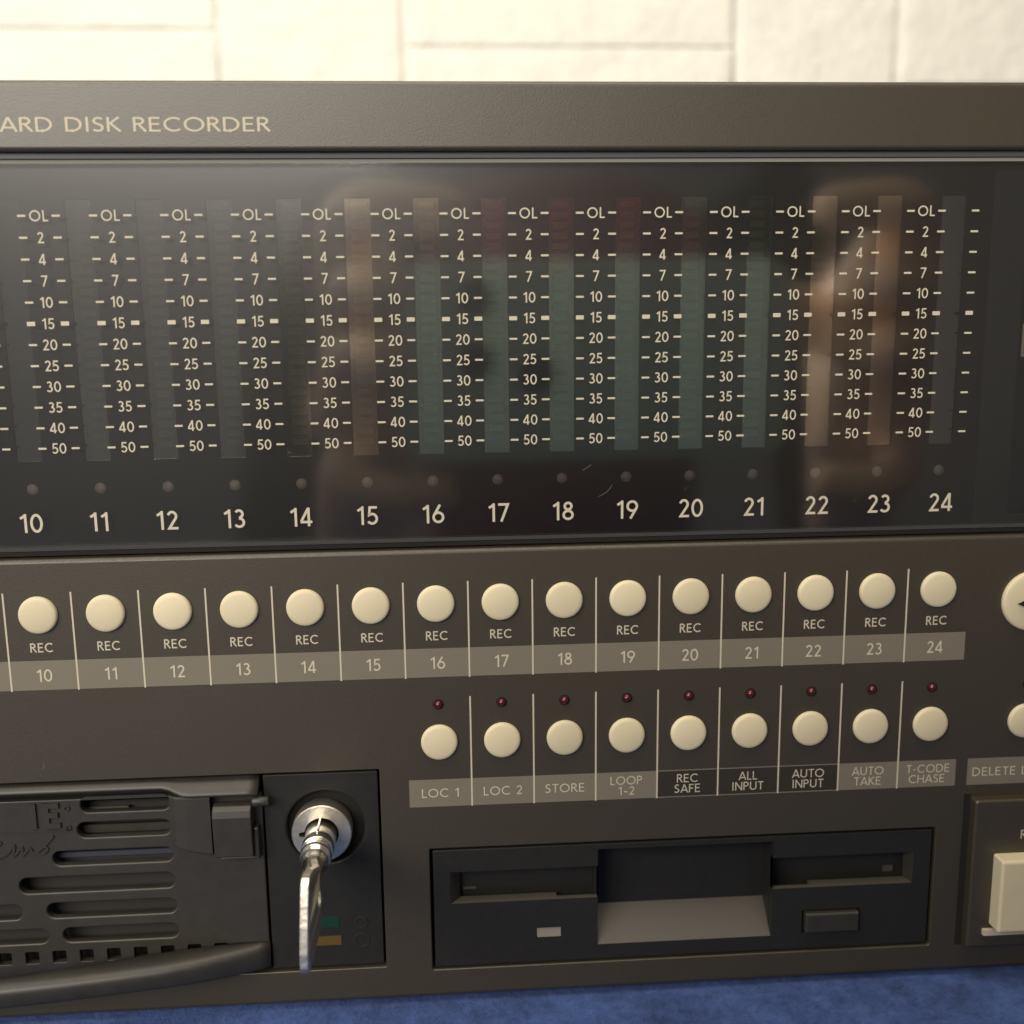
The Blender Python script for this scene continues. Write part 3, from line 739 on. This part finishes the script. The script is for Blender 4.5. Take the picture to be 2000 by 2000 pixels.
# ================================================================ the photographer's phone and hands, seen mirrored in the meter window
ph = thing('phone', 'pale green phone held sideways in front of the recorder', 'phone', (250, 34, 193))
def rbox(x0, x1, y0, y1, r, z0, z1):
    return prism(rect_hole(x0, x1, y0, y1, r)(0), z0, z1)
mesh('phone_back', *rbox(178, 322, -2, 70, 10, 189.6, 197), M['phone'], ph, bev=1.2)
for cx, cy in ((206, 57), (206, 35)):
    mesh('camera_lens', *lathe([(6.5, 189.7), (6.5, 188.6), (5.6, 188.4), (.001, 188.5)], cx, cy, 32), M['lens'], ph)
mesh('camera_lens', *lathe([(6.5, 189.7), (6.5, 188.6), (5.6, 188.4), (.001, 188.5)], 228, 30, 32), M['lens'], ph)

person = thing('person', 'two bare hands with dark sleeves holding a phone in front of the recorder', 'person', (250, -86, 300))
def hand_mesh(sgn):
    def X(x): return x+17 if sgn > 0 else 516-x
    bm = bmesh.new(); lay = bm.verts.layers.skin.verify()
    P = W((X(145), 20, 225))
    def add(p, r, par=None):
        v = bm.verts.new(W((X(p[0]), p[1], p[2]))-P); v[lay].radius = (r*S, r*S)
        if par is not None: bm.edges.new((par, v))
        return v
    palm = add((150, 22, 232), 24); palm[lay].use_root = True
    low = add((143, -22, 250), 22, palm); wr = add((134, -62, 284), 19, low); add((120, -110, 340), 23, wr)
    hi_ = add((150, 56, 222), 22, palm)
    for i, (y, L) in enumerate(((86, 2.2), (60, .7), (36, .7))):
        root = hi_ if i < 2 else palm
        a = add((141, y, 216), 12, root); b_ = add((145, y+(2-i)*1.2, 202), 11.5, a)
        c_ = add((156, y+(2-i)*1.5, 193), 10.8, b_); add((157+14*L, y+(2-i)*1.0, 191), 8.4, c_)
    f = add((138, 2, 220), 11, palm); f = add((144, -14, 206), 10.5, f); f = add((160, -17, 198), 10, f); add((182, -13, 197), 8.5, f)
    t0 = add((158, 40, 240), 14, palm); t1 = add((176, 52, 222), 10.5, t0); add((196, 56, 210), 8.5, t1)
    me = bpy.data.meshes.new('hand'); bm.to_mesh(me); bm.free(); me.materials.append(M['skin'])
    o = bpy.data.objects.new('hand', me); COL.objects.link(o); o.parent = person; o.location = P-wloc(person)
    sk = o.modifiers.new('skin', 'SKIN'); sk.use_smooth_shade = True
    sb = o.modifiers.new('sub', 'SUBSURF'); sb.levels = 2; sb.render_levels = 2
    sl = lathe([(26, 0), (28, 8), (33, 140), (36, 260)], 0, 0, 28)
    A = Vector((X(126), -88, 312)); B = Vector((X(60), -260, 560)); d = (B-A).normalized()
    q = Vector((0, 0, 1)).rotation_difference(d)
    mesh('sleeve', [tuple(A+q @ Vector(v)) for v in sl[0]], sl[1], M['olive'], person, smooth=True)
for s_ in (1, -1): hand_mesh(s_)
def skinned(name, chain, material):
    """chain = [(point, (rx, ry), parent index)]"""
    bm = bmesh.new(); lay = bm.verts.layers.skin.verify(); P = W(chain[0][0]); V = []
    for p, r, par in chain:
        v = bm.verts.new(W(p)-P); v[lay].radius = (r[0]*S, r[1]*S); V.append(v)
        if par is not None: bm.edges.new((V[par], v))
    V[0][lay].use_root = True
    me = bpy.data.meshes.new(name); bm.to_mesh(me); bm.free(); me.materials.append(material)
    o = bpy.data.objects.new(name, me); COL.objects.link(o); o.parent = person; o.location = P-wloc(person)
    sk = o.modifiers.new('skin', 'SKIN'); sk.use_smooth_shade = True
    sb = o.modifiers.new('sub', 'SUBSURF'); sb.levels = 2; sb.render_levels = 2
skinned('shirt', [((285, -60, 640), (120, 105), None), ((285, 70, 610), (135, 105), 0), ((285, 170, 600), (110, 85), 1), ((285, -330, 680), (125, 105), 0)], M['sleeve'])
for a_, b_ in ((165, -1), (405, 1)):
    skinned('sleeve', [((a_, 165, 600), (62, 62), None), ((a_+b_*75, 40, 605), (48, 48), 0), ((a_+b_*100, -250, 555), (40, 40), 1)], M['olive'])
skinned('head', [((285, 235, 590), (48, 48), None), ((285, 290, 575), (50, 52), 0), ((285, 360, 560), (76, 88), 1), ((285, 430, 570), (62, 74), 2)], M['skin'])

# dust, lint and hairline scratches lying on the window and fascia
vs, fs = [], []
for i in range(150):
    on_win = i < 110
    x = random.uniform(100, 320); y = random.uniform(8, 74) if on_win else random.choice((random.uniform(-36, 5), random.uniform(77.5, 86)))
    z = -.74 if on_win else .05
    r = random.choice((.03, .04, .05, .05, .08)); k = len(vs)
    vs += [(x+r*random.uniform(.6, 1.4)*math.cos(a), y+r*random.uniform(.6, 1.4)*math.sin(a), z) for a in (0, 1.2, 2.5, 3.8, 5.1)]
    fs.append(tuple(range(k, k+5)))
for x, y, pts in ((113.5, 36.5, [(0, 0), (1.2, .8), (1.0, 2.4), (.2, 3.6)]), (166, 25.0, [(0, 0), (.4, -.5), (.9, -.4)]), (177.5, 24.2, [(0, 0), (.3, -.6), (.7, -.7)]),
                  (222.5, 15.2, [(0, 0), (1.6, .9), (2.6, 2.2)]), (219.5, 20.2, [(0, 0), (.9, .5), (1.7, 1.1)]), (238.5, 16, [(0, 0), (.5, .6)]), (271, 13.2, [(0, 0), (.4, .7)]), (118, -33.6, [(0, 0), (.5, .3), (.3, .9), (.6, 1.2)])):
    L, Rr_ = ribbon(smoothp(pts, 5), .07, False); n = len(L); k = len(vs); z = -.74 if y > 6 else .05
    vs += [(x+a, y+b_, z) for a, b_ in L]+[(x+a, y+b_, z) for a, b_ in Rr_]
    for q in range(n-1): fs.append((k+q, k+n+q, k+n+q+1, k+q+1))
dust_and_veil = flatmesh('dust_specks', vs, fs, mat('dust_and_veil', (0.13, 0.125, 0.11), .9), rec); dust_and_veil['kind'] = 'stuff'
